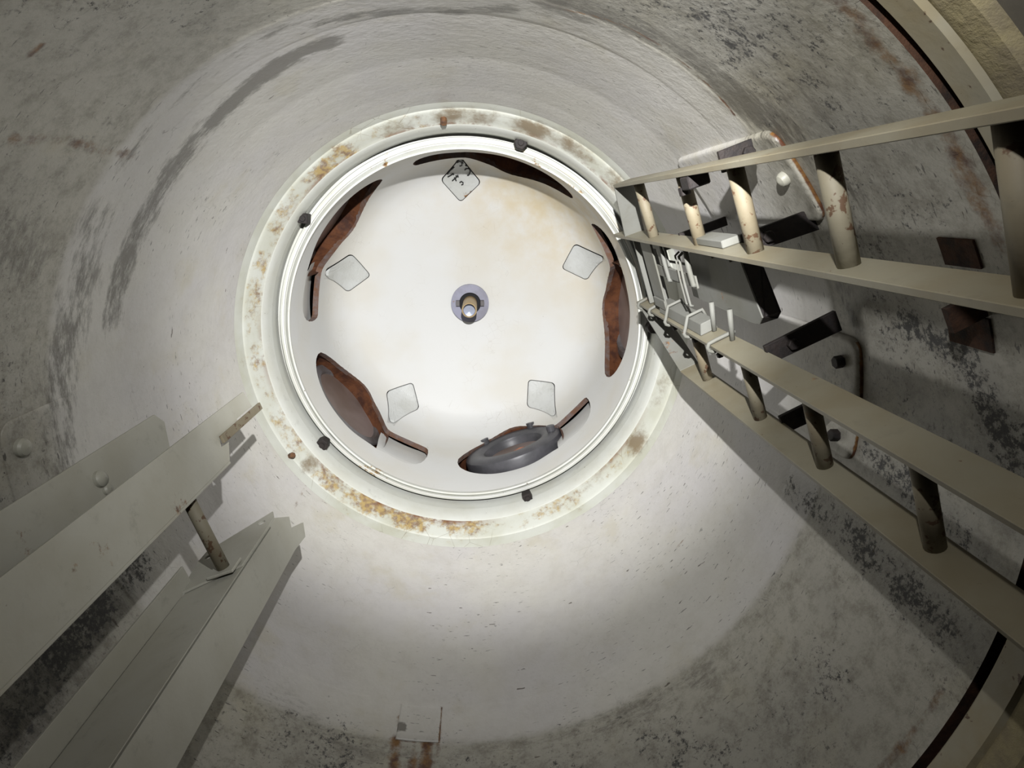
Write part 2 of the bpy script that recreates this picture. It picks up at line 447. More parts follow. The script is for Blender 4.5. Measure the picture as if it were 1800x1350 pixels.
bm = bmesh.new(); wall_slab(bm, 101.8, 94.2, 1.447, 1.576, .0055)
lp = bm_obj('lap_plate', bm, M['wall'], wall)
wall_dirt(lp)
at_ = lp.data.attributes['rust']
for i_, v_ in enumerate(lp.data.vertices):
    th_ = math.degrees(math.atan2(v_.co.y, v_.co.x))
    at_.data[i_].value = .75 if abs(th_ - 94.2) < .35 else 0
    if th_ > 100.4 and 1.475 < v_.co.z - Z0 < 1.50: lp.data.attributes['soot'].data[i_].value = 1.6
# rusty lugs on the wall, out past the ladders
def lug(th, Za, Zb, wth, t, name, tab):
    bm = bmesh.new(); wall_slab(bm, th - wth, th + wth, Za, Zb, t, 6)
    o = bm_obj(name, bm, M['groove'], wall)
    if tab:
        c = on_wall(th + 5.5, Za + .02, .03)
        bm = box_bm(c, Vector((-math.sin(R(th)), math.cos(R(th)), 0)) * .022, Vector((math.cos(R(th)), math.sin(R(th)), 0)) * .03, (0, 0, .006))
        bm_obj('tab', bm, M['groove'], o)
lug(-28.5, .94, 1.02, 1.5, .004, 'rusty_lug', True)
lug(-19.8, .95, 1.05, 1.8, .004, 'rusty_lug', False)

# groove, rim flange and the wall below it
trim = structure(lathe('trim_1', [(.940, .862), (.966, .860), (.966, .846), (.9445, .843)], M['groove'], n=240))
trim.location.z = Z0
rim = structure(lathe('trim_2', [(.9445, .846), (.9415, .842), (.9405, .795), (.947, .788)], M['rim'], n=240)); rim.location.z = Z0
rimb = structure(lathe('trim_3', [(.947, .788), (.944, .775), (.950, .745), (.962, .735)], M['rough'], n=240)); rimb.location.z = Z0
low = structure(lathe('wall_lower', [(.962, .735), (.966, .2), (.966, -.6), (.966, -1.5)], M['wall2'], n=240)); low.location.z = Z0
fv = [(0, 0, 0)] + [(.97 * math.cos(2 * math.pi * i / 96), .97 * math.sin(2 * math.pi * i / 96), 0) for i in range(96)]
structure(mesh_obj('floor', fv, [(0, 1 + i, 1 + (i + 1) % 96) for i in range(96)], M['floor']))

# ------------------------------------------------------------------ collar ring at the top of the shaft
collar = thing('collar_ring', 'rust-stained cream steel collar ring with five square black bolt heads around the dome', 'ring')
prof = [(.886, 2.415), (.878, 2.440), (.872, 2.462), (.866, 2.468), (.850, 2.497), (.832, 2.535), (.827, 2.543)]
def sub(pr, n):
    out = []
    for i in range(len(pr) - 1):
        for j in range(n): out.append(tuple(pr[i][c_] + (pr[i + 1][c_] - pr[i][c_]) * j / n for c_ in (0, 1)))
    return out + [pr[-1]]
pr = sub(prof, 3)
band = lathe('rim_band', [(r, z + Z0) for r, z in pr] + [(.832, 2.56 + Z0), (.884, 2.47 + Z0)], M['collar'], collar, n=360)
YEL = [(150, 7, .55), (135, 8, .8), (122, 9, .95), (108, 9, 1.0), (92, 10, .75), (-159, 5, .6), (175, 7, .6), (-128, 6, .95), (-121, 4, .8), (-143, 8, .6), (62, 14, .6), (-170, 14, .5), (158, 12, .5), (-105, 12, .45), (40, 10, .5), (-148, 5, .6)]
BRN = [(-93, 7, .9), (-85, 8, .7), (-72, 9, 1.0), (-60, 10, .8), (-46, 9, .75), (32, 6, 1.0), (-106, 9, .6), (50, 8, .55), (-30, 14, .75), (15, 10, .55), (142, 3, .9)]
LIN = [(-95, 30, .8), (-50, 14, .8), (125, 18, 1), (100, 14, 1), (-128, 12, .8), (40, 15, .6), (175, 12, .5)]
def ring_attr(me, name, blobs, rmid=None, rw=None):
    d = []
    for v in me.vertices:
        th = math.degrees(math.atan2(v.co.y, v.co.x)); r = math.hypot(v.co.x, v.co.y)
        x = 0
        for c_, wd, st in blobs:
            x = max(x, st * math.exp(-((((th - c_ + 180) % 360) - 180) / wd) ** 2))
        if rmid: x *= math.exp(-((r - rmid) / rw) ** 2)
        d.append(x)
    attr_layer(me, name, d)
ring_attr(band.data, 'rust', YEL, .842, .03); ring_attr(band.data, 'brown', BRN, .848, .03); ring_attr(band.data, 'line', LIN, .829, .006)
lathe('inner_sleeve', [(.827, 2.543 + Z0), (.822, 2.55 + Z0), (.814, 2.59 + Z0), (.810, 2.628 + Z0), (.813, 2.632 + Z0), (.815, 2.73 + Z0), (.79, 2.735 + Z0)], M['sleeve'], collar, n=240)
for th in (-143, -73.5, 70.7, 143.2, -2.0):
    c = Vector((.802 * math.cos(R(th)), .802 * math.sin(R(th)), 2.615 + Z0))
    d = Vector((math.cos(R(th)), math.sin(R(th)), 0))
    o = hexnut(c + Vector((0, 0, .05)), (0, 0, -1), .028, .055, M['bolt'], 'square_bolt', collar, n=4 if th in (-143, 70.7) else 6, twist=R(th) + .785)
    hexnut(c + Vector((0, 0, .0)), (0, 0, -1), .012, .012, M['bolt'], 'bolt_shank', o, n=10)
for th, r_, Z in ((147.5, .872, 2.452), (-94.5, .846, 2.50)):
    hexnut(Vector((r_ * math.cos(R(th)), r_ * math.sin(R(th)), Z + Z0 + .01)), Vector((-math.cos(R(th)), -math.sin(R(th)), -.8)), .013, .028, M['rustbolt'], 'rusty_bolt', collar)

# ------------------------------------------------------------------ domed cover with its five ports
dome = thing('domed_cover', 'white domed cover with five lens-shaped side ports and a blue-grey centre hub', 'hatch')
lathe('rim_ring', [(.799, 2.716), (.799, 2.698), (.796, 2.693), (.780, 2.690), (.775, 2.682), (.772, 2.682), (.768, 2.676), (.7555, 2.662), (.749, 2.664), (.749, 2.672), (.7575, 2.70)], M['sleeve'], dome, n=240).location.z = Z0
DP = [(.757, 2.69), (.757, 3.22), (.752, 3.30), (.738, 3.37), (.710, 3.43), (.670, 3.475), (.6, 3.512), (.4, 3.57), (.2, 3.605), (.03, 3.617)]
def spline(pr, per):
    out = []
    n = len(pr)
    for i in range(n - 1):
        p0, p1, p2, p3 = pr[max(i - 1, 0)], pr[i], pr[i + 1], pr[min(i + 2, n - 1)]
        for j in range(per):
            t = j / per
            out.append(tuple(.5 * (2 * p1[c_] + (p2[c_] - p0[c_]) * t + (2 * p0[c_] - 5 * p1[c_] + 4 * p2[c_] - p3[c_]) * t * t + (3 * p1[c_] - p0[c_] - 3 * p2[c_] + p3[c_]) * t ** 3) for c_ in (0, 1)))
    return out + [pr[-1]]
inner = [DP[0], (.757, 2.8), (.757, 2.9), (.757, 3.0), (.757, 3.1), (.757, 3.17)] + spline(DP[1:], 3)
outer = []
for i in range(len(inner)):
    p, q = inner[max(i - 1, 0)], inner[min(i + 1, len(inner) - 1)]
    tx, tz = q[0] - p[0], q[1] - p[1]
    l = math.hypot(tx, tz)
    o_ = (inner[i][0] + .03 * tz / l, inner[i][1] - .03 * tx / l)
    outer.append((max(o_[0], .03), o_[1]))
outer[0] = (.787, inner[0][1])
outer.reverse()
shell = lathe('dome_shell', [(r, z + Z0) for r, z in inner + outer], M['dome'], dome, n=240, closed=True)
LENS = [(23.63, .7571, 3.1225), (19.06, .7563, 3.232), (14.6, .7526, 3.292), (10.62, .7444, 3.3385), (5.96, .7353, 3.3765), (1.07, .7264, 3.3955), (-3.26, .7301, 3.3875), (-6.95, .7404, 3.358), (-10.75, .7478, 3.3225), (-14.52, .7544, 3.2645), (-17.6, .757, 3.205)]
SLOT = [(-20.66, .7571, 3.2), (-25.0, .7572, 3.207), (-29.32, .7571, 3.205), (-33.61, .757, 3.195), (-35.79, .757, 3.1715), (-35.95, .7572, 3.083), (-34.23, .7572, 2.9875), (-30.79, .7571, 2.935), (-26.17, .7571, 2.9215), (-21.2, .757, 2.93)]
LENS2 = [(-17.12, .7572, 2.915), (-14.43, .7572, 2.918), (-10.91, .7571, 2.912), (-7.97, .7571, 2.903), (-4.26, .7572, 2.8965), (-.54, .757, 2.898), (3.96, .757, 2.902), (8.99, .7572, 2.9085), (13.84, .757, 2.926), (18.31, .7571, 2.954), (21.38, .7571, 2.992), (23.21, .7571, 3.037)]
def rounded(pts, per=2):
    out = []
    n = len(pts)
    for i in range(n):
        p0, p1, p2, p3 = pts[i - 1], pts[i], pts[(i + 1) % n], pts[(i + 2) % n]
        for j in range(per):
            t = j / per
            out.append(tuple(.5 * (2 * p1[c_] + (p2[c_] - p0[c_]) * t + (2 * p0[c_] - 5 * p1[c_] + 4 * p2[c_] - p3[c_]) * t * t + (3 * p1[c_] - p0[c_] - 3 * p2[c_] + p3[c_]) * t ** 3) for c_ in range(3)))
    return out
OUT = rounded(LENS + SLOT + LENS2)
PORTS = [143.5 - 72 * i for i in range(5)]
def cyl(th, r, Z): return Vector((r * math.cos(R(th)), r * math.sin(R(th)), Z + Z0))
bm = bmesh.new()
for pt in PORTS:
    inn = [bm.verts.new(cyl(pt + t, r - .10, Z - .045)) for t, r, Z in OUT]
    ou = [bm.verts.new(cyl(pt + t, r + .22, Z + .10 * max(0, min(1, (Z - 3.1) / .2)))) for t, r, Z in OUT]
    n = len(OUT)
    for i in range(n):
        j = (i + 1) % n
        bm.faces.new((inn[i], inn[j], ou[j], ou[i]))
    bm.faces.new(inn[::-1]); bm.faces.new(ou)
CT = sorted((r, z) for r, z in inner if z > 3.3)
def crown_z(r): return interp(r, [q[0] for q in CT], [q[1] for q in CT])
def crown_pt(x, y, off):
    r = math.hypot(x, y)
    return Vector((x, y, crown_z(r) - off + Z0))
SQ = (((-.034, -.663), 48), ((-.648, -.186), 55), ((-.394, .540), -14), ((.404, .522), 4), ((.616, -.239), 25))
def square_loop(h=.077, rc=.02):
    loop = []
    for qx, qy, a0 in ((1, 1, 0), (-1, 1, 90), (-1, -1, 180), (1, -1, 270)):
        for s_ in range(5):
            an = R(a0 + 22.5 * s_)
            loop.append((qx * (h - rc) + rc * math.cos(an), qy * (h - rc) + rc * math.sin(an)))
    out = []
    for i, p in enumerate(loop):
        out.append(p)
        if i % 5 == 4:
            q = loop[(i + 1) % 20]
            out += [(p[0] + (q[0] - p[0]) * f_, p[1] + (q[1] - p[1]) * f_) for f_ in (.2, .4, .6, .8)]
    return out
def square_ring(bm, px, py, rot, sc, off):
    cx_, sx_ = math.cos(R(rot)), math.sin(R(rot))
    return [bm.verts.new(crown_pt(px + (u * cx_ - v * sx_) * sc, py + (u * sx_ + v * cx_) * sc, off)) for u, v in square_loop()]
def cut_shell(bm, mat):
    bmesh.ops.triangulate(bm, faces=[f for f in bm.faces if len(f.verts) > 4])
    bmesh.ops.recalc_face_normals(bm, faces=bm.faces)
    me = bpy.data.meshes.new('cut'); bm.to_mesh(me); bm.free(); me.materials.append(mat)
    cutter = bpy.data.objects.new('cut', me); col.objects.link(cutter)
    if mat.name not in [q.name for q in shell.data.materials]: shell.data.materials.append(mat)
    md = shell.modifiers.new('b', 'BOOLEAN'); md.object = cutter; md.operation = 'DIFFERENCE'; md.solver = 'MANIFOLD'
    try: md.material_mode = 'TRANSFER'
    except Exception: pass
    dg = bpy.context.evaluated_depsgraph_get()
    new = bpy.data.meshes.new_from_object(shell.evaluated_get(dg))
    shell.modifiers.clear(); shell.data = new
    bpy.data.objects.remove(cutter)
    return new
cut_shell(bm, M['cut'])
bm = bmesh.new()
for (px, py), rot in SQ:
    A_, B_ = square_ring(bm, px, py, rot, 1, .06), square_ring(bm, px, py, rot, 1, -.09)
    for i in range(36):
        j = (i + 1) % 36; bm.faces.new((A_[i], A_[j], B_[j], B_[i]))
    bm.faces.new(A_[::-1]); bm.faces.new(B_)
new = cut_shell(bm, M['dome'])
yl, ed = [], []
outl = [cyl(pt + t, r, Z) for pt in PORTS for t, r, Z in OUT]
for v in new.vertices:
    th = math.degrees(math.atan2(v.co.y, v.co.x)); r = math.hypot(v.co.x, v.co.y)
    y1 = math.exp(-(((th + 55 + 180) % 360 - 180) / 45) ** 2) * max(0, min(1, (r - .15) / .5))
    yl.append(.8 * y1)
    dmin = 9
    if r > .6:
        for q in outl:
            dd = (q - v.co).length
            if dd < dmin: dmin = dd
    ed.append(.55 * math.exp(-(dmin / .012) ** 2))
attr_layer(new, 'yellow', yl); attr_layer(new, 'edge', ed)
bm = bmesh.new(); bm.from_mesh(new)
for e in bm.edges:
    if len(e.link_faces) == 2 and e.calc_face_angle(0) > R(30): e.smooth = False
bm.to_mesh(new); bm.free()

for n_i, pt in enumerate(PORTS):
    X = Vector((math.cos(R(pt)), math.sin(R(pt)), 0)); T = Vector((-math.sin(R(pt)), math.cos(R(pt)), 0)); U = Vector((0, 0, 1))
    # tunnel behind the opening
    lens = rounded(LENS + [(-18.6, .757, 3.18), (-18.8, .757, 3.06), (-18.3, .757, 2.96)] + LENS2)
    n = len(lens)
    bm = bmesh.new()
    A_ = [bm.verts.new(cyl(pt + t * 1.03, r + .014, Z + (.006 if Z > 3.15 else -.006))) for t, r, Z in lens]
    B_ = [bm.verts.new(cyl(pt + t * 1.05, .895, Z + (.05 if Z > 3.15 else -.02))) for t, r, Z in lens]
    for i in range(n):
        j = (i + 1) % n
        bm.faces.new((A_[i], A_[j], B_[j], B_[i]))
    bm.faces.new(B_)
    tun = bm_obj('port_tunnel', bm, M['tunnel'], dome)
    # round flange ring with its glass, standing in the side wall
    c = X * .815 + Vector((0, 0, 3.235 + Z0)) - T * .005
    ax = (c, T, U, -X)
    fr = lathe('port_frame', [(.262, -.03), (.262, .004), (.256, .010), (.222, .012), (.214, .006), (.209, -.012)], M['ring'], dome, n=64, axis=ax)
    lathe('port_glass', [(.211, -.008), (.15, -.012), (.08, -.0145), (.001, -.016)], M['glass'], fr, n=48, axis=ax)
    # white pocket behind the slot
    bm = bmesh.new()
    cols = []
    for i in range(13):
        t = -16.5 - 20.6 * i / 12
        cl_ = []
        for j in range(9):
            f = j / 8
            Z = 2.895 + (3.235 - 2.895) * f
            cl_.append(bm.verts.new(cyl(pt + t, .7615 + .050 * math.sin(f * math.pi / 2) ** 1.5, Z)))
        cols.append(cl_)
    for i in range(12):
        for j in range(8): bm.faces.new((cols[i][j], cols[i + 1][j], cols[i + 1][j + 1], cols[i][j + 1]))
    bm.faces.new([cols[12][j] for j in range(9)] + [bm.verts.new(cyl(pt - 37.1, .7615, 3.235))])
    pk = bm_obj('hinge_pocket', bm, M['dome'], dome, smooth=False)
    for nm_ in ('yellow', 'edge'): attr_layer(pk.data, nm_, [0.0] * len(pk.data.vertices))
    if n_i == 1:
        # the one port that kept its clamp ring
        ax = (X * .775 + T * .012 + Vector((0, 0, 3.165 + Z0)), T, (U * .99 + X * .12).normalized(), (-X * .99 + U * .12).normalized())
        pr_ = [(.150, -.016), (.154, .012)]
        for i in range(9):
            q = math.pi * (1 - i / 8); pr_.append((.215 + .055 * math.cos(q), .022 + .028 * math.sin(q)))
        pr_ += [(.272, -.03)]
        cr = lathe('clamp_ring', pr_, M['clamp'], dome, n=72, axis=ax)
        cr['label'] = 'grey clamp ring with lugs'
        for q in (47, 122, 188):
            d = ax[1] * math.cos(R(q)) + ax[2] * math.sin(R(q))
            tng = -ax[1] * math.sin(R(q)) + ax[2] * math.cos(R(q))
            bmm = tube_bm([ax[0] + d * .222 - ax[3] * .01, ax[0] + d * .225 + ax[3] * .066, ax[0] + d * .226 + ax[3] * .076], .023, 14)
            bm_obj('lug', bmm, M['clamp'], cr, smooth=False, bevel=0)
        gl = lathe('glass', [(.152, -.010), (.10, -.012), (.001, -.013)], M['glass'], cr, n=48, axis=ax)
        bmm = bmesh.new()  # copper glint in the glass, put in as a small coloured cone
        cc = ax[0] - ax[3] * .011 + ax[1] * -.03 + ax[2] * .015
        ring_ = []
        for q in range(10):
            rr = .042 * (1 + .12 * math.sin(q * 2.3))
            ring_.append(bmm.verts.new(cc + ax[1] * rr * math.cos(q * math.pi / 5) + ax[2] * rr * 1.1 * math.sin(q * math.pi / 5)))
        tip = bmm.verts.new(cc + ax[3] * .014)
        for q in range(10): bmm.faces.new((ring_[q], ring_[(q + 1) % 10], tip))
        bm_obj('copper_glint', bmm, M['glint_copper'], cr, smooth=True)

# square plates sunk in the crown
for (px, py), rot in SQ:
    bm = bmesh.new()
    rings_ = [square_ring(bm, px, py + .0015, rot, sc, off) for sc, off in ((.955, -.02), (.95, -.0065), (.93, -.005), (.8, -.0045), (.66, -.0045), (.52, -.0045), (.38, -.0045), (.24, -.0045), (.1, -.0045))]
    for A_, B_ in zip(rings_, rings_[1:]):
        for i in range(36):
            j = (i + 1) % 36; bm.faces.new((A_[i], A_[j], B_[j], B_[i]))
    bm.faces.new(rings_[-1])
    pad = bm_obj('square_plate', bm, M['pad'], dome)
    if rot == 48:
        pad['label'] = 'square plate with black handwritten marks'
        # hand-written marks, "5 .09" on the top row and "1080" style figures below, as they read in place
        def stroke(pts, wd=.0034):
            q = [crown_pt(px + x, py + y, .0015) for x, y in pts]
            return tube_bm(q, wd, 6)
        def at_px(u, v):
            d = to_world(Vector(((u - 900) / F, (v - 675) / F, 1)))
            t = 3.46 / d.z
            for _ in range(12): t = .5 * t + .5 * crown_z(math.hypot(CAM.x + d.x * t, CAM.y + d.y * t)) / d.z
            return (CAM.x + d.x * t - px, CAM.y + d.y * t - py)
        marks = [[(804, 286), (807, 284), (812, 285), (814, 287)], [(812, 287), (812, 291), (808, 292)],
                 [(818, 290), (820, 292)], [(817, 299), (819, 297), (824, 296), (827, 299), (826, 304), (824, 308), (821, 308)], [(826, 300), (827, 302)], [(823, 296), (826, 298)],
                 [(798, 294), (795, 297), (791, 300), (788, 304)], [(790, 301), (787, 306)],
                 [(787, 311), (791, 309), (796, 306), (798, 307)], [(801, 309), (806, 311)], [(805, 308), (802, 312), (797, 316), (795, 318)], [(799, 312), (802, 318)],
                 [(808, 321), (811, 319), (814, 321), (814, 324), (811, 325)]]
        for mk in marks:
            bm_obj('pen_mark', stroke([at_px(*p) for p in mk]), M['ink'], pad)

# hub: plate with a bore and keyways, the pipe in it
hub = None
hx, hy, hz = .0, .0, 3.613 + Z0
bm = bmesh.new()
ro = 40
outerl, innerl = [], []
for i in range(ro * 2):
    an = 2 * math.pi * i / (ro * 2)
    rin = .062
    dd = abs(((math.degrees(an) + 90) % 180) - 90)
    if dd < 16: rin = .082
    outerl.append((.108 * math.cos(an), .108 * math.sin(an))); innerl.append((rin * math.cos(an), rin * math.sin(an)))
def lay(l, z): return [bm.verts.new((hx + x, hy + y, z)) for x, y in l]
o0, o1, i0, i1 = lay(outerl, hz), lay(outerl, hz - .03), lay(innerl, hz), lay(innerl, hz - .03)
for i in range(ro * 2):
    j = (i + 1) % (ro * 2)
    bm.faces.new((o0[i], o0[j], o1[j], o1[i])); bm.faces.new((o1[i], o1[j], i1[j], i1[i]))
    bm.faces.new((i1[i], i1[j], i0[j], i0[i]))
hub = bm_obj('hub_plate', bm, M['hub'], dome)
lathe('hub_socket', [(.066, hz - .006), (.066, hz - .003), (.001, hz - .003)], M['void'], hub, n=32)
for sx_ in (-1, 1):
    bm_obj('key', box_bm((sx_ * .071, 0, hz - .016), (.012, 0, 0), (0, .017, 0), (0, 0, .01)), M['ring'], hub, bevel=.002)
pz = 3.33 + Z0
pipe = lathe('hub_pipe', [(.040, hz), (.041, pz + .004), (.039, pz), (.034, pz), (.032, pz + .004)], M['pipe'], hub, n=40)
lathe('pipe_bore', [(.032, pz + .004), (.032, pz + .1), (.001, pz + .1)], M['bore'], pipe, n=40) if False else lathe('pipe_bore', [(.032, pz + .004), (.032, pz + .055), (.001, pz + .055)], M['bore'], hub, n=40)

# ------------------------------------------------------------------ ladders on the right
CX, CY = CAM.x, CAM.y
def L(x, y, Z): return Vector((CX + x, CY + y, Z0 + Z))             # plan position from the camera's plumb line
GRP = 'rails and rungs at the right'
def rail(parent, c, p, u, Z1, Z2, mat, hw=.0325, ht=.006, cutback=0):
    """flat bar: centre c in plan, p = across the bar, u = its thickness direction"""
    c, p, u = Vector((*c, 0)), Vector((*p, 0)), Vector((*u, 0))
    bm = bmesh.new()
    base = [c - p * hw - u * ht, c + p * hw - u * ht, c + p * hw + u * ht, c - p * hw + u * ht]
    prism(bm, [L(v.x, v.y, Z1) for v in base], (0, 0, Z2 - Z1))
    return bm_obj('rail', bm, mat, parent, bevel=.0012)
pAB, uAB = (.944, -.33), (.33, .944)
pCD, uCD = (.893, -.45), (.45, .893)
cA, cB, cC, cD = (.490, -.090), (.553, .085), (.637, .336), (.693, .509)
lad1 = thing('ladder', 'cream painted ladder section of round rungs between the two upper flat rails at right', 'ladder')
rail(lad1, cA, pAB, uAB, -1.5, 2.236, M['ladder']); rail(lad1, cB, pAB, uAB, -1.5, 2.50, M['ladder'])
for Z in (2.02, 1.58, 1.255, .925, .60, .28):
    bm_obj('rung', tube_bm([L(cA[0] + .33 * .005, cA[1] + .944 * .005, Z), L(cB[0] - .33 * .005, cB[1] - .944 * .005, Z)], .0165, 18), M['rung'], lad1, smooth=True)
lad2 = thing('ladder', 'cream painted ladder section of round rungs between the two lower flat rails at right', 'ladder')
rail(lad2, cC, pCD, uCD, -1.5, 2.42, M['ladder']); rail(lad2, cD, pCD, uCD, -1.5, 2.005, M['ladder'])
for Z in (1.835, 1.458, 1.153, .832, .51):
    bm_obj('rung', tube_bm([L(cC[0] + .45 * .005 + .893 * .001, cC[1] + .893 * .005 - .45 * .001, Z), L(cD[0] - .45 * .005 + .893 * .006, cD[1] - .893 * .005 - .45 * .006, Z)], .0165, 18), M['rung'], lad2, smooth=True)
def quad_plate(name, pts, t, mat, parent, bevel=.001):
    """flat plate through four (or more) points, thickness t"""
    pts = [Vector(p) for p in pts]
    n = (pts[1] - pts[0]).cross(pts[2] - pts[0]).normalized()
    bm = bmesh.new(); prism(bm, pts, n * t)
    return bm_obj(name, bm, mat, parent, bevel=bevel)
# top plates closing the rails
quad_plate('top_plate', [L(.460, -.079, 2.236), L(.522, .096, 2.30), L(.59, .072, 2.30), L(.525, -.103, 2.236)], .008, M['gear'], lad1)
quad_plate('top_plate', [L(.608, .350, 2.41), L(.663, .523, 2.0), L(.722, .494, 2.0), L(.668, .320, 2.41)], .008, M['gear'], lad2)
# stand-off arms to the wall
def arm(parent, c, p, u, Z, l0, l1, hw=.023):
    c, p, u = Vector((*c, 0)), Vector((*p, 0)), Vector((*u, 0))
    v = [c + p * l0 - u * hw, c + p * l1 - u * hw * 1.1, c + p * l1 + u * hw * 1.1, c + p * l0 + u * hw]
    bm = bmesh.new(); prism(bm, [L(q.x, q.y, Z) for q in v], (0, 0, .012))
    o = bm_obj('standoff_arm', bm, M['bolt'], parent, bevel=.001)  # near-black colour stands in for the shade on the arms
    o['label'] = 'stand-off arm, its shade put in as black'
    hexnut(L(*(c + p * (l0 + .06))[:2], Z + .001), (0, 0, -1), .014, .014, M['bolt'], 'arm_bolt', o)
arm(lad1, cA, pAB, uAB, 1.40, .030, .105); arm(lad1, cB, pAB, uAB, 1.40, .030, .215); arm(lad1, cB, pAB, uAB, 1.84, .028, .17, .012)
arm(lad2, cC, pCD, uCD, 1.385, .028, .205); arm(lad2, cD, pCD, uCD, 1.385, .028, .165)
# hooks of round bar over the third rail
for Z in (2.36, 2.20, 2.0, 1.80, 1.60):
    p_, u_ = Vector((*pCD, 0)), Vector((*uCD, 0))
    c_ = Vector((*cC, 0))
    ou_ = .013 if Z > 2.15 else .046 if Z > 1.7 else .013
    pts = [c_ + p_ * .040 - u_ * .010, c_ + p_ * .034 - u_ * ou_, c_ - p_ * .012 - u_ * ou_, c_ - p_ * .034 - u_ * .012, c_ - p_ * .041 - u_ * .004, c_ - p_ * .041 + u_ * .006, c_ - p_ * .034 + u_ * .013, c_ - p_ * .012 + u_ * .016, c_ + p_ * .022 + u_ * .014]
    hk = bm_obj('hook', tube_bm([L(q.x, q.y, Z) for q in pts], .0055, 8), M['gear'], lad2, smooth=True)
    q = c_ - p_ * .018 + u_ * .024
    hexnut(L(q.x, q.y, Z), (*uCD, 0), .010, .012, M['bolt'], 'hook_nut', hk)

# ------------------------------------------------------------------ gear between the two ladder sections
link = thing('latch_frame', 'grey channel frame and latch bars joining the tops of the two right ladder sections', 'frame')
vBC = Vector((cC[0] - cB[0], cC[1] - cB[1], 0)).normalized(); nBC = Vector((vBC.y, -vBC.x, 0))
b0 = Vector((*cB, 0)) + Vector((*uAB, 0)) * .006; c0 = Vector((*cC, 0)) - Vector((*uCD, 0)) * .006
def mid(f, off, Z):
    q = b0 + (c0 - b0) * f + nBC * off; return L(q.x, q.y, Z)
def slab(name, f0, f1, o0, o1, Za, Zb, mat=None, parent=None, label=None):
    bm = bmesh.new(); prism(bm, [mid(f0, o0, Za), mid(f1, o0, Za), mid(f1, o1, Za), mid(f0, o1, Za)], (0, 0, Zb - Za))
    o = bm_obj(name, bm, mat or M['gear'], parent or link, bevel=.001)
    if label: o['label'] = label
    return o
# cross channel between the rails: lower lip, web, upper lip
slab('channel_lip', .015, .985, -.012, .030, 2.275, 2.285)
slab('channel_web', .015, .93, -.012, -.006, 2.05, 2.18)
slab('channel_top', .015, .93, -.006, .035, 2.174, 2.180)
slab('channel_edge', .80, .93, -.020, -.013, 2.03, 2.16)
# latch bar and the round guide rods it slides on
slab('latch_bar', .33, .47, -.006, .0, 1.68, 2.08)
slab('guide_plate', .085, .30, -.008, -.002, 1.905, 2.00)
slab('guide_plate', .02, .10, -.010, .012, 1.90, 2.03)
for f0, f1, Z, r_ in ((.0, .49, 1.925, .0065), (.0, .44, 1.69, .0075), (.10, .72, 1.765, .004), (.10, .72, 1.80, .003)):
    bm_obj('guide_rod', tube_bm([mid(f0, .004, Z), mid(f0 + .03, -.010, Z), mid((f0 + f1) / 2, -.0125, Z), mid(f1 - .02, -.012, Z), mid(f1, -.004, Z)], r_, 8), M['gear'], link, smooth=True)
for Z in (1.68, 1.55):
    bm_obj('stay_rod', tube_bm([mid(.66, .022, Z), mid(.985, .015, Z + .01)], .007, 8), M['gear'], link, smooth=True)
# angle clips on the two inner rails
bmc = bmesh.new()
u_, p_ = Vector((*uCD, 0)), Vector((*pCD, 0)); q = Vector((*cC, 0)) - u_ * .0065
prism(bmc, [L(*(q - p_ * .022)[:2], 1.70), L(*(q + p_ * .030)[:2], 1.70), L(*(q + p_ * .030 - u_ * .032)[:2], 1.70), L(*(q - p_ * .010 - u_ * .032)[:2], 1.70)], (0, 0, .42)); bm_obj('angle_clip', bmc, M['gear'], link, bevel=.002)
bmc = bmesh.new()
u_, p_ = Vector((*uAB, 0)), Vector((*pAB, 0)); q = Vector((*cB, 0)) - u_ * .0065
prism(bmc, [L(*(q - p_ * .012)[:2], 1.40), L(*(q + p_ * .034)[:2], 1.40), L(*(q + p_ * .034 - u_ * .018)[:2], 1.40), L(*(q - p_ * .012 - u_ * .018)[:2], 1.40)], (0, 0, .18)); bm_obj('angle_clip', bmc, M['gear'], link, bevel=.002)

panel = thing('backing_panel', 'plain grey sheet panel hung between the two right ladder sections', 'panel')
bm = bmesh.new()
o3 = [(.13, 1.43), (.64, 1.375), (.72, 1.40), (.735, 1.44), (.70, 1.86), (.20, 1.86), (.14, 1.79)]
prism(bm, [mid(f_, .03, z_) for f_, z_ in o3], nBC * .004); bm_obj('sheet', bm, M['gear'], panel, bevel=.001)
bm = bmesh.new(); prism(bm, [mid(.13, .0345, 1.43), mid(.64, .0345, 1.375), mid(.72, .0345, 1.40), mid(.72, .075, 1.40), mid(.64, .075, 1.375), mid(.13, .075, 1.43)], (0, 0, .004))  # black strip added to draw the shadow band along the sheet's edge
rf = bm_obj('shade_flange', bm, M['bolt'], panel); rf['label'] = 'bent edge of the sheet, black for the shadow band'
for f_ in (.30, .55):
    bm_obj('hanger', tube_bm([mid(f_, .032, 1.80), mid(f_, .018, 2.06)], .004, 8), M['gear'], panel, smooth=True)
for f_, Z in ((.17, 1.62), (.17, 1.50)):
    bm_obj('hinge_tab', box_bm(mid(.085, .026, Z), vBC * .016, nBC * .003, (0, 0, .022)), M['gear'], panel, bevel=.001)

# clamp on the upper rail
cl = thing('rail_clamp', 'small dark clamp block with a bolt under the topmost right rail', 'clamp')
c_ = Vector((*cA, 0)) + Vector((*uAB, 0)) * .022 - Vector((*pAB, 0)) * .01
bm_obj('block', box_bm(L(c_.x, c_.y, 1.47), Vector((*pAB, 0)) * .025, Vector((*uAB, 0)) * .015, (0, 0, .028)), M['bolt'], cl, bevel=.003)
hexnut(L(c_.x - .01, c_.y + .012, 1.52), (*uAB, 0), .014, .02, M['bolt'], 'bolt', cl)

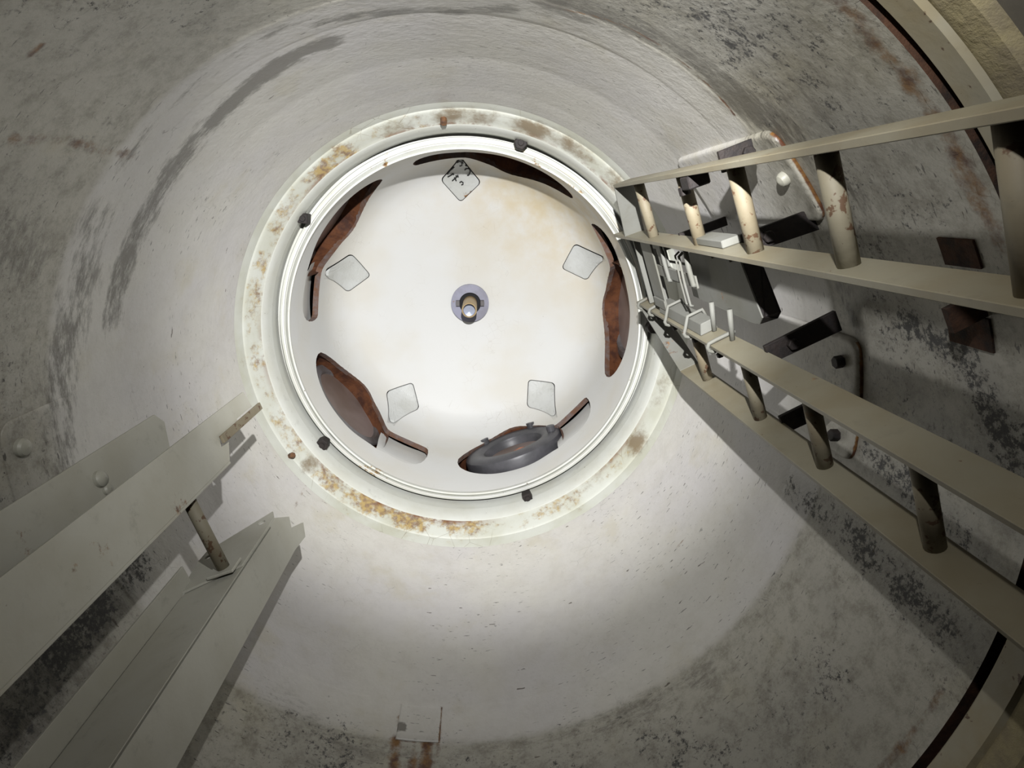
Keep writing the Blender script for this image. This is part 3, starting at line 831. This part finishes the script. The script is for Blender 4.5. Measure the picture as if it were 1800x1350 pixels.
# ------------------------------------------------------------------ mounting pads on the wall
def pad(th0, th1, Za, Zb, t, label, bolts, rusty_edge=True):
    p = thing('mounting_pad', label, 'bracket')
    bm = bmesh.new(); wall_slab(bm, th0, th1, Za, Zb, t, 12, .035)
    pl = bm_obj('pad_plate', bm, M['padwall'], p, bevel=0, smooth=True)
    wall_dirt(pl)
    for i_, v_ in enumerate(pl.data.vertices):
        th_ = math.degrees(math.atan2(v_.co.y, v_.co.x)); r_ = math.hypot(v_.co.x, v_.co.y)
        if rusty_edge and v_.co.z < Z0 + Za + .013 and r_ > wr(Za) - t * .5: pl.data.attributes['rust'].data[i_].value = .9
    for th, Z, r_, mt in bolts:
        n_ = Vector((-math.cos(R(th)), -math.sin(R(th)), 0))
        if mt == 'bolt2':
            bo = lathe('bolt_head', [(r_ * 1.0, 0), (r_ * .98, .008), (r_ * .8, .014), (r_ * .4, .018), (.0005, .019)], M[mt], p, n=20, axis=(on_wall(th, Z, t), n_.cross(Vector((0, 0, 1))), Vector((0, 0, 1)), n_))
        else: hexnut(on_wall(th, Z, t), n_, r_, .02, M[mt], 'bolt_head', p)
    return p
M['padwall'] = M['wall']
pad(-45.5, -31.5, 1.34, 1.95, .013, 'rounded grey wall pad behind the topmost right ladder section', [(-38.6, 1.40, .017, 'bolt2')])
pad(-14.3, 4, 1.34, 1.95, .014, 'rounded grey wall pad behind the lower right ladder section with black bolt', [(-10.5, 1.40, .016, 'bolt'), (1, 1.40, .016, 'bolt')])
pad(170.5, 185, 1.28, 1.52, .004, 'grey wall pad at the left edge with a round bolt head', [(181, 1.325, .021, 'bolt2')], False)

# ------------------------------------------------------------------ channel ladder on the left
lad3 = thing('ladder', 'pale grey ladder of two wide steel channels with one round rung at lower left', 'ladder')
uE = Vector((.31, .95, 0)); pE = Vector((-.95, .31, 0))
wf, wb = Vector((-.680, .648, 0)), Vector((-.800, .690, 0))
def plan_prism(name, pts, Za, Zb, mat, parent, bevel=.0012):
    bm = bmesh.new(); prism(bm, [L(q.x, q.y, Za) for q in pts], (0, 0, Zb - Za)); return bm_obj(name, bm, mat, parent, bevel=bevel)
t_ = .007
# first channel: web, front flange, back flange
ch1 = bpy.data.objects.new('channel', None); col.objects.link(ch1); ch1.parent = lad3
bm = bmesh.new()
prism(bm, [L(*(wf)[:2], -1.5), L(*wf[:2], 1.60), L(*wb[:2], 1.60), L(*wb[:2], -1.5)], (uE.x * t_, uE.y * t_, 0)); bm_obj('web', bm, M['frame'], ch1, bevel=.001)
fe = wf - uE * .128
e1 = [L(*wf[:2], -1.5), L(*fe[:2], -1.5), L(*fe[:2], 1.85), L(*(fe + uE * .052)[:2], 1.86), L(*(fe + uE * .050)[:2], 1.735), L(*(fe + uE * .064)[:2], 1.735), L(*(fe + uE * .064)[:2], 1.60), L(*(fe + uE * .084)[:2], 1.59), L(*(fe + uE * .086)[:2], 1.64), L(*wf[:2], 1.60)]
bm = bmesh.new(); prism(bm, e1, pE * t_); bm_obj('front_flange', bm, M['frame'], ch1, bevel=.001)
be = wb - uE * .185
bm = bmesh.new(); prism(bm, [L(*wb[:2], -1.5), L(*be[:2], -1.5), L(*be[:2], 1.60), L(*(be + uE * .03)[:2], 1.625), L(*wb[:2], 1.55)], pE * t_); bf = bm_obj('back_flange', bm, M['frame'], ch1, bevel=.001)
q = be + uE * .055
for Z in (1.315, 1.335):
    pass
lathe('bolt_head', [(.019, 0), (.0185, .008), (.014, .013), (.006, .016), (.0005, .017)], M['bolt2'], bf, n=20, axis=(L(q.x, q.y, 1.305) , uE, Vector((0, 0, 1)), -pE))
q2 = q + uE * .028
lathe('bolt_head', [(.014, 0), (.0135, .006), (.010, .010), (.0005, .012)], M['bolt2'], bf, n=18, axis=(L(q2.x, q2.y, 1.31), uE, Vector((0, 0, 1)), -pE))
# latch bar in the notch
q = fe + uE * .066 - pE * .006
bm_obj('latch_bar', box_bm((L(q.x, q.y, 1.60) + L(q.x, q.y, 1.90)) / 2, uE * .011, pE * .004, (0, 0, .15)), M['rung'], ch1, bevel=.001)
# second channel
G_f, G_b = Vector((-.605, .860, 0)), Vector((-.735, .903, 0))
ch2 = bpy.data.objects.new('channel', None); col.objects.link(ch2); ch2.parent = lad3
bm = bmesh.new(); prism(bm, [L(*G_f[:2], -1.5), L(*G_f[:2], 1.63), L(*G_b[:2], 1.47), L(*G_b[:2], -1.5)], uE * t_); bm_obj('web', bm, M['frame'], ch2, bevel=.001)
ge = G_f + uE * .125
bm = bmesh.new(); prism(bm, [L(*G_f[:2], -1.5), L(*ge[:2], -1.5), L(*ge[:2], 1.70), L(*(ge + uE * .012)[:2], 1.80), L(*(ge - uE * .025)[:2], 1.83), L(*(ge - uE * .055)[:2], 1.74), L(*(ge - uE * .085)[:2], 1.76), L(*G_f[:2], 1.68)], pE * t_); bm_obj('front_flange', bm, M['frame'], ch2, bevel=.001)
gb = G_b - uE * .052
bm = bmesh.new(); prism(bm, [L(*gb[:2], -1.5), L(*G_b[:2], -1.5), L(*G_b[:2], 1.42), L(*gb[:2], 1.42)], pE * t_); bm_obj('back_flange', bm, M['frame'], ch2, bevel=.001)
# splice plate with two holes at the channel's top
def holed_plate(name, o_, ux, uy, outline, holes, n, t, mat, parent):
    bm = bmesh.new()
    edges = []
    def loop(pts):
        vs_ = [bm.verts.new(o_ + ux * x + uy * y) for x, y in pts]
        for i in range(len(vs_)): edges.append(bm.edges.new((vs_[i], vs_[(i + 1) % len(vs_)])))
    loop(outline)
    for hx_, hy_, hr in holes: loop([(hx_ + hr * math.cos(k_ * math.pi / 8), hy_ + hr * math.sin(k_ * math.pi / 8)) for k_ in range(16)])
    bmesh.ops.triangle_fill(bm, use_beauty=True, use_dissolve=False, edges=edges)
    r_ = bmesh.ops.extrude_face_region(bm, geom=list(bm.faces))
    bmesh.ops.translate(bm, verts=[g for g in r_['geom'] if isinstance(g, bmesh.types.BMVert)], vec=n * t)
    return bm_obj(name, bm, mat, parent)
o_ = L(*(G_f - uE * .001)[:2], 1.42)
holed_plate('splice_plate', o_, pE, Vector((0, 0, 1)), [(0, 0), (.142, -.05), (.168, .10), (.165, .155), (.02, .300), (.0, .25)], [(.142, .115, .011), (.034, .238, .012)], -uE, .006, M['frame'], ch2)
bm_obj('rung', tube_bm([L(-.711, .662, 1.41), L(-.648, .868, 1.415)], .0155, 18), M['rung'], lad3, smooth=True)
rc_ = L(-.648, .865, 1.415)
bm_obj('rung_foot', box_bm(rc_ + uE * -.004, pE * .035, uE * .004, (0, 0, .03)), M['frame'], lad3, bevel=.002)
